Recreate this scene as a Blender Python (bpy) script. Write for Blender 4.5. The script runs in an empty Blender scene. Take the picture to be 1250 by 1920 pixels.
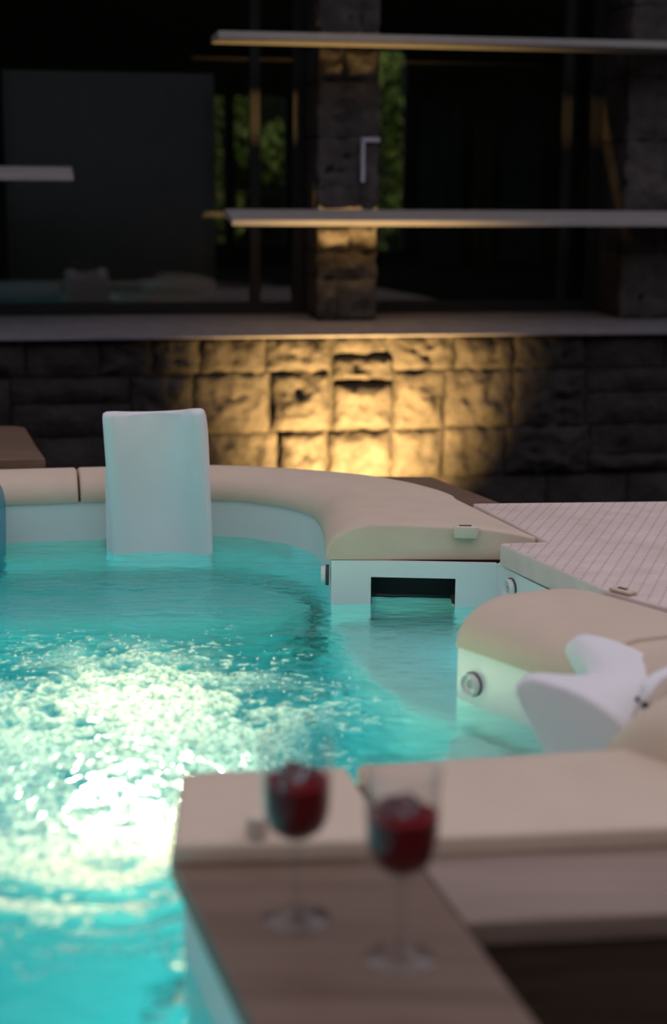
import bpy, bmesh, math, random
import numpy as np
from mathutils import Vector, Matrix, noise

random.seed(7)
S = bpy.context.scene
C = S.collection
PI = math.pi

# ------------------------------------------------------------------ camera
FPX, HOR, ROLL, CAMZ = 3000.0, 330.0, 0.0079, 0.77
pitch = math.atan((960 - HOR) / FPX)
cam = bpy.data.cameras.new('camera')
cam.sensor_fit = 'VERTICAL'
cam.sensor_height = 36.0
cam.lens = 36.0 * FPX / 1920.0
cam.clip_start = 0.05
cam.dof.use_dof = True
cam.dof.focus_distance = 3.75
cam.dof.aperture_fstop = 1.9
camo = bpy.data.objects.new('camera', cam)
C.objects.link(camo)
camo.location = (0, 0, CAMZ)
camo.rotation_euler = (Matrix.Rotation(PI / 2 - pitch, 4, 'X') @ Matrix.Rotation(ROLL, 4, 'Z')).to_euler()
S.camera = camo

# ------------------------------------------------------------------ sky (dusk, even overcast)
w = bpy.data.worlds.new('dusk_sky')
S.world = w
w.use_nodes = True
bg = w.node_tree.nodes['Background']
bg.inputs[0].default_value = (0.50, 0.47, 0.545, 1)
bg.inputs[1].default_value = 1.45

vs = S.view_settings
vs.view_transform = 'Standard'
vs.look = 'None'
vs.gamma = 1.0
vs.use_curve_mapping = False
vs.exposure = 0.0

# ------------------------------------------------------------------ helpers
def mk(name, verts, faces, mat=None, parent=None, smooth=False):
    me = bpy.data.meshes.new(name)
    me.from_pydata([tuple(v) for v in verts], [], faces)
    me.update()
    o = bpy.data.objects.new(name, me)
    C.objects.link(o)
    if mat: me.materials.append(mat)
    if smooth:
        me.polygons.foreach_set('use_smooth', [True] * len(me.polygons))
    if parent: o.parent = parent
    return o

def from_bm(name, bm, mat=None, parent=None, smooth=False, angle=None):
    bmesh.ops.recalc_face_normals(bm, faces=bm.faces[:])
    me = bpy.data.meshes.new(name)
    bm.to_mesh(me); bm.free()
    o = bpy.data.objects.new(name, me)
    C.objects.link(o)
    if mat: me.materials.append(mat)
    if smooth or angle:
        me.polygons.foreach_set('use_smooth', [True] * len(me.polygons))
        if angle: me.set_sharp_from_angle(angle=math.radians(angle))
    if parent: o.parent = parent
    return o

def tag(o, label=None, cat=None, group=None, kind=None):
    if label: o['label'] = label
    if cat: o['category'] = cat
    if group: o['group'] = group
    if kind: o['kind'] = kind
    return o

def empty(name, loc=(0, 0, 0), rz=0):
    o = bpy.data.objects.new(name, None)
    o.empty_display_size = 0.05
    C.objects.link(o)
    o.location = loc
    o.rotation_euler = (0, 0, rz)
    return o

def bbox(bm, x0, x1, y0, y1, z0, z1, bev=0.0, seg=2):
    g = bmesh.ops.create_cube(bm, size=1)
    vsn = g['verts']
    for v in vsn:
        v.co = Vector((x0 + (v.co.x + .5) * (x1 - x0), y0 + (v.co.y + .5) * (y1 - y0), z0 + (v.co.z + .5) * (z1 - z0)))
    if bev:
        es = list({e for v in vsn for e in v.link_edges})
        bmesh.ops.bevel(bm, geom=es, offset=bev, segments=seg, affect='EDGES', profile=.5)

def box(name, x0, x1, y0, y1, z0, z1, mat, parent=None, bev=0.0, seg=2):
    bm = bmesh.new()
    bbox(bm, x0, x1, y0, y1, z0, z1, bev, seg)
    return from_bm(name, bm, mat, parent, angle=35 if bev else None)

def prism(name, poly, z0, z1, mat, parent=None, bev=0.0, seg=3, allbev=False):
    bm = bmesh.new()
    b = [bm.verts.new((x, y, z0)) for x, y in poly]
    t = [bm.verts.new((x, y, z1)) for x, y in poly]
    n = len(poly)
    bm.faces.new(t); bm.faces.new(b[::-1])
    for i in range(n):
        bm.faces.new((b[i], b[(i + 1) % n], t[(i + 1) % n], t[i]))
    bmesh.ops.recalc_face_normals(bm, faces=bm.faces[:])
    if bev:
        ts = set(t)
        es = [e for e in bm.edges if (e.verts[0] in ts and e.verts[1] in ts) or
              (allbev and ((e.verts[0] in ts) != (e.verts[1] in ts)))]
        bmesh.ops.bevel(bm, geom=es, offset=bev, segments=seg, affect='EDGES', profile=.5)
    return from_bm(name, bm, mat, parent, angle=35)

def lathe(name, prof, mat, parent=None, n=40, axis='Z', loc=None, closed=False):
    """prof: list of (r, z)."""
    vts, fcs = [], []
    m = len(prof)
    for i in range(n):
        a = 2 * PI * i / n
        for r, z in prof:
            vts.append((r * math.cos(a), r * math.sin(a), z))
    for i in range(n):
        j = (i + 1) % n
        for k in range(m if closed else m - 1):
            k2 = (k + 1) % m
            fcs.append((i * m + k, j * m + k, j * m + k2, i * m + k2))
    bm = bmesh.new()
    bv = [bm.verts.new(v) for v in vts]
    for fc in fcs:
        try: bm.faces.new([bv[i] for i in fc])
        except ValueError: pass
    bmesh.ops.remove_doubles(bm, verts=bm.verts[:], dist=1e-5)
    bm.faces.ensure_lookup_table()
    deg = [f for f in bm.faces if f.calc_area() < 1e-12]
    if deg: bmesh.ops.delete(bm, geom=deg, context='FACES')
    o = from_bm(name, bm, mat, parent, angle=40)
    if loc: o.location = loc
    return o

def catmull(pts, n=6):
    P = [Vector(p) for p in pts]
    P = [2 * P[0] - P[1]] + P + [2 * P[-1] - P[-2]]
    out = []
    for i in range(1, len(P) - 2):
        for k in range(n):
            t = k / n
            a, b, c, d = P[i - 1], P[i], P[i + 1], P[i + 2]
            out.append(.5 * ((2 * b) + (c - a) * t + (2 * a - 5 * b + 4 * c - d) * t * t + (3 * b - a - 3 * c + d) * t ** 3))
    out.append(P[-2])
    return out

# ------------------------------------------------------------------ materials
def nmat(name):
    m = bpy.data.materials.new(name)
    m.use_nodes = True
    nt = m.node_tree
    return m, nt, nt.nodes, nt.links, nt.nodes['Principled BSDF']

def simple(name, col, rough=.5, spec=.5, var=.08, scale=30, bump=.0, bscale=200, metallic=0, bdist=.002):
    m, nt, N, L, B = nmat(name)
    tc = N.new('ShaderNodeTexCoord')
    nz = N.new('ShaderNodeTexNoise'); nz.inputs['Scale'].default_value = scale
    nz.inputs['Detail'].default_value = 5
    L.new(tc.outputs['Object'], nz.inputs['Vector'])
    rp = N.new('ShaderNodeValToRGB')
    rp.color_ramp.elements[0].position = .3
    rp.color_ramp.elements[1].position = .7
    rp.color_ramp.elements[0].color = tuple(c * (1 - var) for c in col) + (1,)
    rp.color_ramp.elements[1].color = tuple(min(1, c * (1 + var)) for c in col) + (1,)
    L.new(nz.outputs['Fac'], rp.inputs['Fac'])
    L.new(rp.outputs['Color'], B.inputs['Base Color'])
    B.inputs['Roughness'].default_value = rough
    B.inputs['Specular IOR Level'].default_value = spec
    B.inputs['Metallic'].default_value = metallic
    if bump:
        n2 = N.new('ShaderNodeTexNoise'); n2.inputs['Scale'].default_value = bscale
        n2.inputs['Detail'].default_value = 4
        L.new(tc.outputs['Object'], n2.inputs['Vector'])
        bp = N.new('ShaderNodeBump'); bp.inputs['Strength'].default_value = bump
        bp.inputs['Distance'].default_value = bdist
        L.new(n2.outputs['Fac'], bp.inputs['Height'])
        L.new(bp.outputs['Normal'], B.inputs['Normal'])
    return m

def woodmat(name, c0, c1, rot=0.0, rough=.5):
    m, nt, N, L, B = nmat(name)
    tc = N.new('ShaderNodeTexCoord')
    mp = N.new('ShaderNodeMapping')
    mp.inputs['Rotation'].default_value = (0, 0, rot)
    mp.inputs['Scale'].default_value = (2.5, 40, 40)
    L.new(tc.outputs['Object'], mp.inputs['Vector'])
    nz = N.new('ShaderNodeTexNoise'); nz.inputs['Scale'].default_value = 1.0
    nz.inputs['Detail'].default_value = 6; nz.inputs['Distortion'].default_value = .6
    L.new(mp.outputs['Vector'], nz.inputs['Vector'])
    rp = N.new('ShaderNodeValToRGB')
    rp.color_ramp.elements[0].position = .35; rp.color_ramp.elements[1].position = .68
    rp.color_ramp.elements[0].color = c0 + (1,); rp.color_ramp.elements[1].color = c1 + (1,)
    L.new(nz.outputs['Fac'], rp.inputs['Fac'])
    L.new(rp.outputs['Color'], B.inputs['Base Color'])
    B.inputs['Roughness'].default_value = rough
    bp = N.new('ShaderNodeBump'); bp.inputs['Strength'].default_value = .25; bp.inputs['Distance'].default_value = .002
    L.new(nz.outputs['Fac'], bp.inputs['Height']); L.new(bp.outputs['Normal'], B.inputs['Normal'])
    return m

M = {}
M['coping'] = simple('beige_vinyl', (.645, .515, .385), .62, .35, .03, 12, .15, 320)
M['acrylic'] = simple('white_acrylic', (.79, .785, .755), .35, .5, .02, 4)
M['headrest'] = simple('white_foam', (.80, .78, .775), .55, .4, .015, 6, .05, 400)
M['latch'] = simple('pale_beige_plastic', (.68, .56, .44), .5, .4, .02)
M['ring'] = simple('grey_rubber', (.07, .08, .08), .6, .3)
M['dark'] = simple('black_plastic', (.006, .006, .006), .5, .3)
M['wood'] = woodmat('brown_board', (.122, .071, .044), (.172, .107, .070), rot=1.27)
M['wood2'] = woodmat('light_brown_board', (.215, .150, .115), (.30, .215, .165), rot=0.0)
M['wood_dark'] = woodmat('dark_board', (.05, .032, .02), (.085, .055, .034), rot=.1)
M['concrete'] = simple('grey_concrete', (.13, .125, .135), .7, .3, .15, 14, .3, 90)
M['fin'] = simple('pale_stone_fin', (.28, .265, .255), .6, .3, .06, 20, .1, 120)
M['mortar'] = simple('dark_mortar', (.012, .011, .010), .9, .2, .2, 40, .4, 120)
M['ground'] = simple('dark_gravel', (.02, .018, .016), .95, .1, .3, 60, .6, 80)
M['frame'] = simple('black_metal_frame', (.010, .010, .010), .6, .2)
M['room'] = simple('dark_plaster', (.03, .03, .031), .9, .2, .05)
M['blind'] = simple('grey_blind', (.10, .10, .105), .9, .2, .05)
M['curtain'] = simple('teal_curtain', (.14, .24, .27), .9, .2, .1)
M['ochre'] = simple('ochre_curtain', (.30, .22, .10), .9, .2, .1)
M['leaf'] = simple('green_leaf', (.38, .50, .09), .6, .3, .45, 3)
M['hedge'] = simple('dark_hedge', (.022, .032, .012), .9, .1, .5, 6, .8, 20, bdist=.05)
M['pale_line'] = simple('pale_mortar', (.42, .40, .48), .8, .2, .1)
M['metal'] = simple('grey_steel', (.35, .35, .36), .35, .5, .03, metallic=1)
M['blue'] = simple('blue_plastic', (.02, .27, .36), .35, .5, .03)

def deckmat():
    m, nt, N, L, B = nmat('textured_deck')
    tc = N.new('ShaderNodeTexCoord')
    mp = N.new('ShaderNodeMapping'); mp.inputs['Rotation'].default_value = (0, 0, math.radians(-72))
    L.new(tc.outputs['Object'], mp.inputs['Vector'])
    sp = N.new('ShaderNodeSeparateXYZ'); L.new(mp.outputs['Vector'], sp.inputs[0])
    def cell(sock, period):
        a = N.new('ShaderNodeMath'); a.operation = 'DIVIDE'; a.inputs[1].default_value = period
        L.new(sock, a.inputs[0])
        b = N.new('ShaderNodeMath'); b.operation = 'PINGPONG'; b.inputs[1].default_value = .5
        L.new(a.outputs[0], b.inputs[0])
        return b.outputs[0]
    cx = cell(sp.outputs[0], .021); cy = cell(sp.outputs[1], .025)
    g1 = N.new('ShaderNodeMath'); g1.operation = 'LESS_THAN'; g1.inputs[1].default_value = .17; L.new(cx, g1.inputs[0])
    g2 = N.new('ShaderNodeMath'); g2.operation = 'LESS_THAN'; g2.inputs[1].default_value = .09; L.new(cy, g2.inputs[0])
    mu = N.new('ShaderNodeMath'); mu.operation = 'MULTIPLY'; L.new(g1.outputs[0], mu.inputs[0]); L.new(g2.outputs[0], mu.inputs[1])
    nz = N.new('ShaderNodeTexNoise'); nz.inputs['Scale'].default_value = 14; nz.inputs['Detail'].default_value = 6
    L.new(tc.outputs['Object'], nz.inputs['Vector'])
    rp = N.new('ShaderNodeValToRGB')
    rp.color_ramp.elements[0].position = .3; rp.color_ramp.elements[1].position = .7
    rp.color_ramp.elements[0].color = (.63, .50, .44, 1); rp.color_ramp.elements[1].color = (.74, .61, .545, 1)
    L.new(nz.outputs['Fac'], rp.inputs['Fac'])
    ge = N.new('ShaderNodeNewGeometry'); sg = N.new('ShaderNodeSeparateXYZ'); L.new(ge.outputs['True Normal'], sg.inputs[0])
    up = N.new('ShaderNodeMath'); up.operation = 'GREATER_THAN'; up.inputs[1].default_value = .9; L.new(sg.outputs[2], up.inputs[0])
    m0 = mu; mu = N.new('ShaderNodeMath'); mu.operation = 'MULTIPLY'; L.new(m0.outputs[0], mu.inputs[0]); L.new(up.outputs[0], mu.inputs[1])
    mx = N.new('ShaderNodeMix'); mx.data_type = 'RGBA'
    L.new(mu.outputs[0], mx.inputs[0]); L.new(rp.outputs['Color'], mx.inputs[6]); mx.inputs[7].default_value = (.36, .24, .20, 1)
    L.new(mx.outputs[2], B.inputs['Base Color'])
    B.inputs['Roughness'].default_value = .65; B.inputs['Specular IOR Level'].default_value = .3
    bp = N.new('ShaderNodeBump'); bp.inputs['Strength'].default_value = .6; bp.inputs['Distance'].default_value = .003
    bp.invert = True
    L.new(mu.outputs[0], bp.inputs['Height']); L.new(bp.outputs['Normal'], B.inputs['Normal'])
    return m
M['deck'] = deckmat()

def stonemat(name='rough_dark_stone', k=1.0):
    m, nt, N, L, B = nmat(name)
    tc = N.new('ShaderNodeTexCoord')
    nz = N.new('ShaderNodeTexNoise'); nz.inputs['Scale'].default_value = 7; nz.inputs['Detail'].default_value = 8
    nz.inputs['Roughness'].default_value = .65
    L.new(tc.outputs['Object'], nz.inputs['Vector'])
    rp = N.new('ShaderNodeValToRGB')
    rp.color_ramp.elements[0].position = .3; rp.color_ramp.elements[1].position = .75
    rp.color_ramp.elements[0].color = (.012 * k, .0105 * k, .010 * k, 1); rp.color_ramp.elements[1].color = (.040 * k, .035 * k, .033 * k, 1)
    L.new(nz.outputs['Fac'], rp.inputs['Fac']); L.new(rp.outputs['Color'], B.inputs['Base Color'])
    B.inputs['Roughness'].default_value = .85; B.inputs['Specular IOR Level'].default_value = .25
    n2 = N.new('ShaderNodeTexNoise'); n2.inputs['Scale'].default_value = 22; n2.inputs['Detail'].default_value = 6
    L.new(tc.outputs['Object'], n2.inputs['Vector'])
    bp = N.new('ShaderNodeBump'); bp.inputs['Strength'].default_value = .8; bp.inputs['Distance'].default_value = .02
    L.new(n2.outputs['Fac'], bp.inputs['Height']); L.new(bp.outputs['Normal'], B.inputs['Normal'])
    return m
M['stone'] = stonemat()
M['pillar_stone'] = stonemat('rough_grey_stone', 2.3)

def panemat():
    m, nt, N, L, B = nmat('window_glass')
    N.remove(B)
    out = N['Material Output']
    fr = N.new('ShaderNodeFresnel'); fr.inputs['IOR'].default_value = 1.5
    tr = N.new('ShaderNodeBsdfTransparent'); tr.inputs['Color'].default_value = (.88, .90, .90, 1)
    gl = N.new('ShaderNodeBsdfGlossy'); gl.inputs['Roughness'].default_value = .0
    mx = N.new('ShaderNodeMixShader')
    L.new(fr.outputs[0], mx.inputs[0]); L.new(tr.outputs[0], mx.inputs[1]); L.new(gl.outputs[0], mx.inputs[2])
    L.new(mx.outputs[0], out.inputs['Surface'])
    return m
M['pane'] = panemat()

def glassmat(name, col, rough=0.0, ior=1.45):
    m, nt, N, L, B = nmat(name)
    B.inputs['Base Color'].default_value = col + (1,)
    B.inputs['Roughness'].default_value = rough
    B.inputs['Transmission Weight'].default_value = 1
    B.inputs['IOR'].default_value = ior
    return m
def clearglass():
    m, nt, N, L, B = nmat('clear_glass')
    N.remove(B)
    out = N['Material Output']
    fr = N.new('ShaderNodeLayerWeight'); fr.inputs['Blend'].default_value = .5
    pw = N.new('ShaderNodeMath'); pw.operation = 'POWER'; pw.inputs[1].default_value = 2.8; L.new(fr.outputs['Facing'], pw.inputs[0])
    ma = N.new('ShaderNodeMath'); ma.operation = 'MULTIPLY_ADD'; ma.inputs[1].default_value = .7; ma.inputs[2].default_value = .014; L.new(pw.outputs[0], ma.inputs[0])
    tr = N.new('ShaderNodeBsdfTransparent'); tr.inputs['Color'].default_value = (.955, .96, .965, 1)
    gl = N.new('ShaderNodeBsdfGlossy'); gl.inputs['Roughness'].default_value = .03
    mx = N.new('ShaderNodeMixShader')
    L.new(ma.outputs[0], mx.inputs[0]); L.new(tr.outputs[0], mx.inputs[1]); L.new(gl.outputs[0], mx.inputs[2])
    L.new(mx.outputs[0], out.inputs['Surface'])
    return m
M['glass'] = clearglass()
M['ice'] = glassmat('ice', (.92, .90, .92), .12, 1.31)
def drinkmat():
    m, nt, N, L, B = nmat('red_drink')
    B.inputs['Base Color'].default_value = (.20, .003, .008, 1)
    B.inputs['Roughness'].default_value = .35
    B.inputs['Specular IOR Level'].default_value = .2
    B.inputs['Transmission Weight'].default_value = .12
    B.inputs['IOR'].default_value = 1.33
    return m
M['drink'] = drinkmat()

def emit(name, col, s):
    m, nt, N, L, B = nmat(name)
    B.inputs['Base Color'].default_value = (.8, .8, .8, 1)
    B.inputs['Emission Color'].default_value = col + (1,)
    B.inputs['Emission Strength'].default_value = s
    return m
M['lens_teal'] = emit('lit_teal_lens', (.0, .85, .75), .8)
M['lens_warm'] = emit('lit_warm_lens', (1, .74, .48), 1.2)
M['lens_spot'] = emit('lit_spot_lens', (1, .7, .3), 8.0)

def watermat():
    m, nt, N, L, B = nmat('pool_water')
    N.remove(B)
    out = N['Material Output']
    tc = N.new('ShaderNodeTexCoord')
    mp = N.new('ShaderNodeMapping'); mp.inputs['Scale'].default_value = (1, 2.4, 1)
    L.new(tc.outputs['Object'], mp.inputs['Vector'])
    nz = N.new('ShaderNodeTexNoise'); nz.inputs['Scale'].default_value = 17; nz.inputs['Detail'].default_value = 4
    L.new(mp.outputs['Vector'], nz.inputs['Vector'])
    bp = N.new('ShaderNodeBump'); bp.inputs['Strength'].default_value = .7; bp.inputs['Distance'].default_value = .008
    L.new(nz.outputs['Fac'], bp.inputs['Height'])
    fr = N.new('ShaderNodeFresnel'); fr.inputs['IOR'].default_value = 1.33
    L.new(bp.outputs['Normal'], fr.inputs['Normal'])
    rf = N.new('ShaderNodeBsdfRefraction'); rf.inputs['IOR'].default_value = 1.33; rf.inputs['Roughness'].default_value = .06
    rf.inputs['Color'].default_value = (.97, 1, 1, 1)
    L.new(bp.outputs['Normal'], rf.inputs['Normal'])
    tr = N.new('ShaderNodeBsdfTransparent')
    m1 = N.new('ShaderNodeMixShader'); m1.inputs[0].default_value = .06
    L.new(rf.outputs[0], m1.inputs[1]); L.new(tr.outputs[0], m1.inputs[2])
    gl = N.new('ShaderNodeBsdfGlossy'); gl.inputs['Roughness'].default_value = .04
    L.new(bp.outputs['Normal'], gl.inputs['Normal'])
    m2 = N.new('ShaderNodeMixShader')
    L.new(fr.outputs[0], m2.inputs[0]); L.new(m1.outputs[0], m2.inputs[1]); L.new(gl.outputs[0], m2.inputs[2])
    # aerated foam where the surface churns
    at = N.new('ShaderNodeAttribute'); at.attribute_name = 'foam'
    df = N.new('ShaderNodeBsdfDiffuse'); df.inputs['Color'].default_value = (.85, .9, .86, 1)
    tl = N.new('ShaderNodeBsdfTranslucent'); tl.inputs['Color'].default_value = (.95, .97, .90, 1)
    m3 = N.new('ShaderNodeMixShader'); m3.inputs[0].default_value = .6
    L.new(df.outputs[0], m3.inputs[1]); L.new(tl.outputs[0], m3.inputs[2])
    m4 = N.new('ShaderNodeMixShader')
    fn = N.new('ShaderNodeTexNoise'); fn.inputs['Scale'].default_value = 95; fn.inputs['Detail'].default_value = 3
    L.new(tc.outputs['Object'], fn.inputs['Vector'])
    fr2 = N.new('ShaderNodeMapRange'); fr2.inputs[1].default_value = .36; fr2.inputs[2].default_value = .58; fr2.inputs[3].default_value = .25; fr2.inputs[4].default_value = 1.0
    L.new(fn.outputs['Fac'], fr2.inputs[0])
    fm = N.new('ShaderNodeMath'); fm.operation = 'MULTIPLY'; L.new(at.outputs['Fac'], fm.inputs[0]); L.new(fr2.outputs[0], fm.inputs[1])
    L.new(fm.outputs[0], m4.inputs[0]); L.new(m2.outputs[0], m4.inputs[1]); L.new(m3.outputs[0], m4.inputs[2])
    L.new(m4.outputs[0], out.inputs['Surface'])
    va = N.new('ShaderNodeVolumeAbsorption')
    va.inputs['Color'].default_value = (.30, .95, .96, 1)
    va.inputs['Density'].default_value = 1.6
    L.new(va.outputs[0], out.inputs['Volume'])
    return m
M['water'] = watermat()
M['foam'] = simple('white_foam_drops', (.85, .87, .82), .3, .5, .03)

# ------------------------------------------------------------------ HOUSE (facade frame)
YAW = math.radians(10.3)
FO = (0.0, 6.9, 0.0)
def facade(o):
    o.location = FO; o.rotation_euler = (0, 0, YAW)
    return o

ground = box('floor', -10, 10, -7, 15, -1.05, -.95, M['ground']); tag(ground, kind='structure')

GZ = -.95
def stone_mesh(name, u0, u1, z0, z1, v, bulge, seed, parent, nx=None, nz=None, depth=.12, mat=None):
    """one rough faced block: front (towards -v) uneven, back flat"""
    nx = nx or max(4, int((u1 - u0) / .035)); nz = nz or max(3, int((z1 - z0) / .035))
    V, Fc = [], []
    off = Vector((seed * 3.17, seed * 1.71, seed * .77))
    for j in range(nz + 1):
        for i in range(nx + 1):
            a, b = i / nx, j / nz
            u = u0 + (u1 - u0) * a; z = z0 + (z1 - z0) * b
            ed = min(1, 4.0 * min(a, 1 - a, b, 1 - b) * 1.0)
            n1 = noise.noise(Vector((u * 7, z * 9, 0)) + off)
            n2 = noise.noise(Vector((u * 21, z * 25, 3)) + off)
            uu = u + (.006 * n2 if 0 < i < nx else .014 * noise.noise(Vector((z * 18, seed, 0))))
            zz = z + (.006 * n1 if 0 < j < nz else .016 * noise.noise(Vector((u * 18, seed, 9))))
            n3_ = noise.noise(Vector((u * 48, z * 52, 7)) + off)
            dep = bulge * (ed ** .5) * (1 + .9 * n1) + (.026 * n2 + .010 * n3_) * ed
            V.append((uu, v - dep, zz))
    n = (nx + 1) * (nz + 1)
    for j in range(nz):
        for i in range(nx):
            k = j * (nx + 1) + i
            Fc.append((k, k + 1, k + nx + 2, k + nx + 1))
    # sides
    ring = [i for i in range(nx + 1)] + [j * (nx + 1) + nx for j in range(1, nz + 1)] + \
           [nz * (nx + 1) + i for i in range(nx - 1, -1, -1)] + [j * (nx + 1) for j in range(nz - 1, 0, -1)]
    base = len(V)
    for r in ring:
        V.append((V[r][0], v + depth, V[r][2]))
    m = len(ring)
    for i in range(m):
        j = (i + 1) % m
        Fc.append((ring[j], ring[i], base + i, base + j))
    o = mk(name, V, Fc, mat or M['stone'], parent)
    o.data.polygons.foreach_set('use_smooth', [True] * len(o.data.polygons))
    o.data.set_sharp_from_angle(angle=math.radians(50))
    return o

# low stone wall under the sill
wall = box('wall_back', -3.2, 3.2, -.205, .35, GZ, .115, M['mortar']); facade(wall); tag(wall, kind='structure')
def pu(x): return (x - 642.5) * .0023
def pz(y): return .109 - (y - 635) * .00224
rowsA = [(300, 378), (382, 497), (502, 618), (724, 848), (853, 962)]
stones = []
def ad(x0, x1, y0, y1, b): stones.append((pu(x0), pu(x1), pz(y1), pz(y0), b))
for x0, x1 in rowsA: ad(x0, x1, 633, 696, random.uniform(.015, .04))
ad(626, 720, 634, 664, .03); ad(622, 736, 670, 714, .05)
ad(740, 862, 684, 713, .055) if False else None
ad(372, 503, 700, 810, .02); ad(510, 616, 700, 808, .045); ad(624, 735, 719, 808, .05)
ad(740, 830, 700, 808, .03); ad(836, 960, 700, 806, .015)
ad(390, 518, 815, 903, .012); ad(523, 610, 813, 903, .04); ad(615, 733, 812, 903, .045); ad(738, 830, 813, 903, .022); ad(835, 950, 811, 903, .015)
for (y0, y1, xs, xe) in [(633, 696, 966, 2000), (700, 806, 966, 2000), (811, 903, 955, 2000),
                         (633, 700, -700, 296), (704, 810, -700, 368), (814, 903, -700, 386), (907, 1010, -700, 2000), (1014, 1105, -700, 2000)]:
    x = xs
    while x < xe:
        wd = random.uniform(95, 215)
        x1 = min(x + wd, xe)
        if xe - x1 < 50: x1 = xe
        if y1 - y0 > 90 and random.random() < .35 and y0 < 900:
            ym = y0 + (y1 - y0) * random.uniform(.4, .6)
            ad(x, x1 - 4, y0, ym - 2, random.uniform(.01, .04)); ad(x, x1 - 4, ym + 2, y1, random.uniform(.01, .04))
        else:
            ad(x, x1 - 4, y0, y1, random.uniform(.01, .04))
        x = x1
for i, (u0, u1, z0, z1, b) in enumerate(stones):
    if u1 - u0 < .03: continue
    near = abs((u0 + u1) / 2) < 1.0 and z0 > -.55
    nx = max(3, int((u1 - u0) / (.014 if near else .05))); nz = max(3, int((z1 - z0) / (.014 if near else .05)))
    stone_mesh('stone', u0, u1, max(z0, GZ), z1, -.21, b, i + 1, wall, nx, nz, depth=.03)

SP = [(-.264, .116), (-.264, .123), (-.258, .127), (.0, .158), (.42, .165), (.42, .116)]
sill = mk('trim_1', [(u, v, z) for u in (-3.2, 3.2) for v, z in SP],
          [(k, (k + 1) % 6, 6 + (k + 1) % 6, 6 + k) for k in range(6)] + [(0, 1, 2, 3, 4, 5), (11, 10, 9, 8, 7, 6)], M['concrete'])
bm = bmesh.new(); bm.from_mesh(sill.data); bmesh.ops.recalc_face_normals(bm, faces=bm.faces[:]); bm.to_mesh(sill.data); bm.free()
facade(sill); tag(sill, kind='structure')

# stone pillars
def pillar(name, u0, u1, rows, sd):
    core = box(name, u0 + .008, u1 - .008, .02, .62, .165, 2.4, M['mortar']); facade(core); tag(core, kind='structure')
    k = sd
    for z0, z1, cuts in rows:
        us = [u0] + [u0 + (u1 - u0) * c for c in cuts] + [u1]
        for a, b in zip(us[:-1], us[1:]):
            k += 1
            stone_mesh('stone', a + .002, b - .002, z0 + .002, z1 - .002, .018, random.uniform(.008, .02), k,
                       core, max(3, int((b - a) / .022)), max(3, int((z1 - z0) / .022)), depth=.03, mat=M['pillar_stone'])
    # uneven returns on the left cheek
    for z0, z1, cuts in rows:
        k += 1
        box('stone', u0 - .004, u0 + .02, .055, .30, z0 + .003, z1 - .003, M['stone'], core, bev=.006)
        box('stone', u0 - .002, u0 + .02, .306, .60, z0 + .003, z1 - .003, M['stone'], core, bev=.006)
    return core
p1 = pillar('wall_pillar', -.074, .186, [(.168, .34, (.34,)), (.34, .45, ()), (.45, .56, (.55,)), (.585, .93, (.70,)), (.93, 1.16, ()), (1.16, 1.30, (.42,)),
                                      (1.345, 1.62, (.7,)), (1.62, 2.0, ()), (2.0, 2.4, (.5,))], 200)
# pale mortar left in an L round one block of the pillar
box('mortar_strip', .108, .120, -.012, .02, .745, .925, M['pale_line'], p1)
box('mortar_strip', .106, .184, -.012, .02, .912, .930, M['pale_line'], p1)
p2 = pillar('wall_pillar_right', 1.29, 2.3, [(.168, .45, (.3, .7)), (.45, .62, (.2, .55)), (.62, .93, (.4, .75)), (.93, 1.2, (.25, .6)), (1.2, 1.5, (.35, .7)),
                                          (1.5, 1.9, (.5,)), (1.9, 2.4, (.4,))], 300)
p3 = pillar('wall_pillar_left', -2.6, -1.62, [(.168, .6, (.4,)), (.6, 1.1, (.6,)), (1.1, 1.7, (.5,)), (1.7, 2.4, (.4,))], 400)

# horizontal sun fins
def fin(u0, u1, zf, th, label, tilt=.03, d0=-.275, d1=-.006):
    bm = bmesh.new()
    P = [(d0, zf), (d0, zf + th), (d1, zf + th + tilt), (d1, zf + tilt)]
    a = [bm.verts.new((u0, v, z)) for v, z in P]; b = [bm.verts.new((u1, v, z)) for v, z in P]
    bm.faces.new(a); bm.faces.new(b[::-1])
    for i in range(4): bm.faces.new((a[i], a[(i + 1) % 4], b[(i + 1) % 4], b[i]))
    bmesh.ops.recalc_face_normals(bm, faces=bm.faces[:])
    bmesh.ops.bevel(bm, geom=bm.edges[:], offset=.003, segments=2, affect='EDGES')
    o = from_bm('sun_fin', bm, M['fin'], angle=35); facade(o)
    return tag(o, label, 'sun fin', 'fins across the house windows')
fin(-.525, 2.25, 1.296, .03, 'pale horizontal fin crossing the top of the stone pillar', tilt=.0)
fin(-.475, 2.2, .570, .026, 'pale horizontal fin crossing the middle of the stone pillar, warmly lit edge', tilt=.035)
fin(-2.5, -1.10, .742, .022, 'short grey horizontal fin ending at the left of the dark window', tilt=.035)

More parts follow.
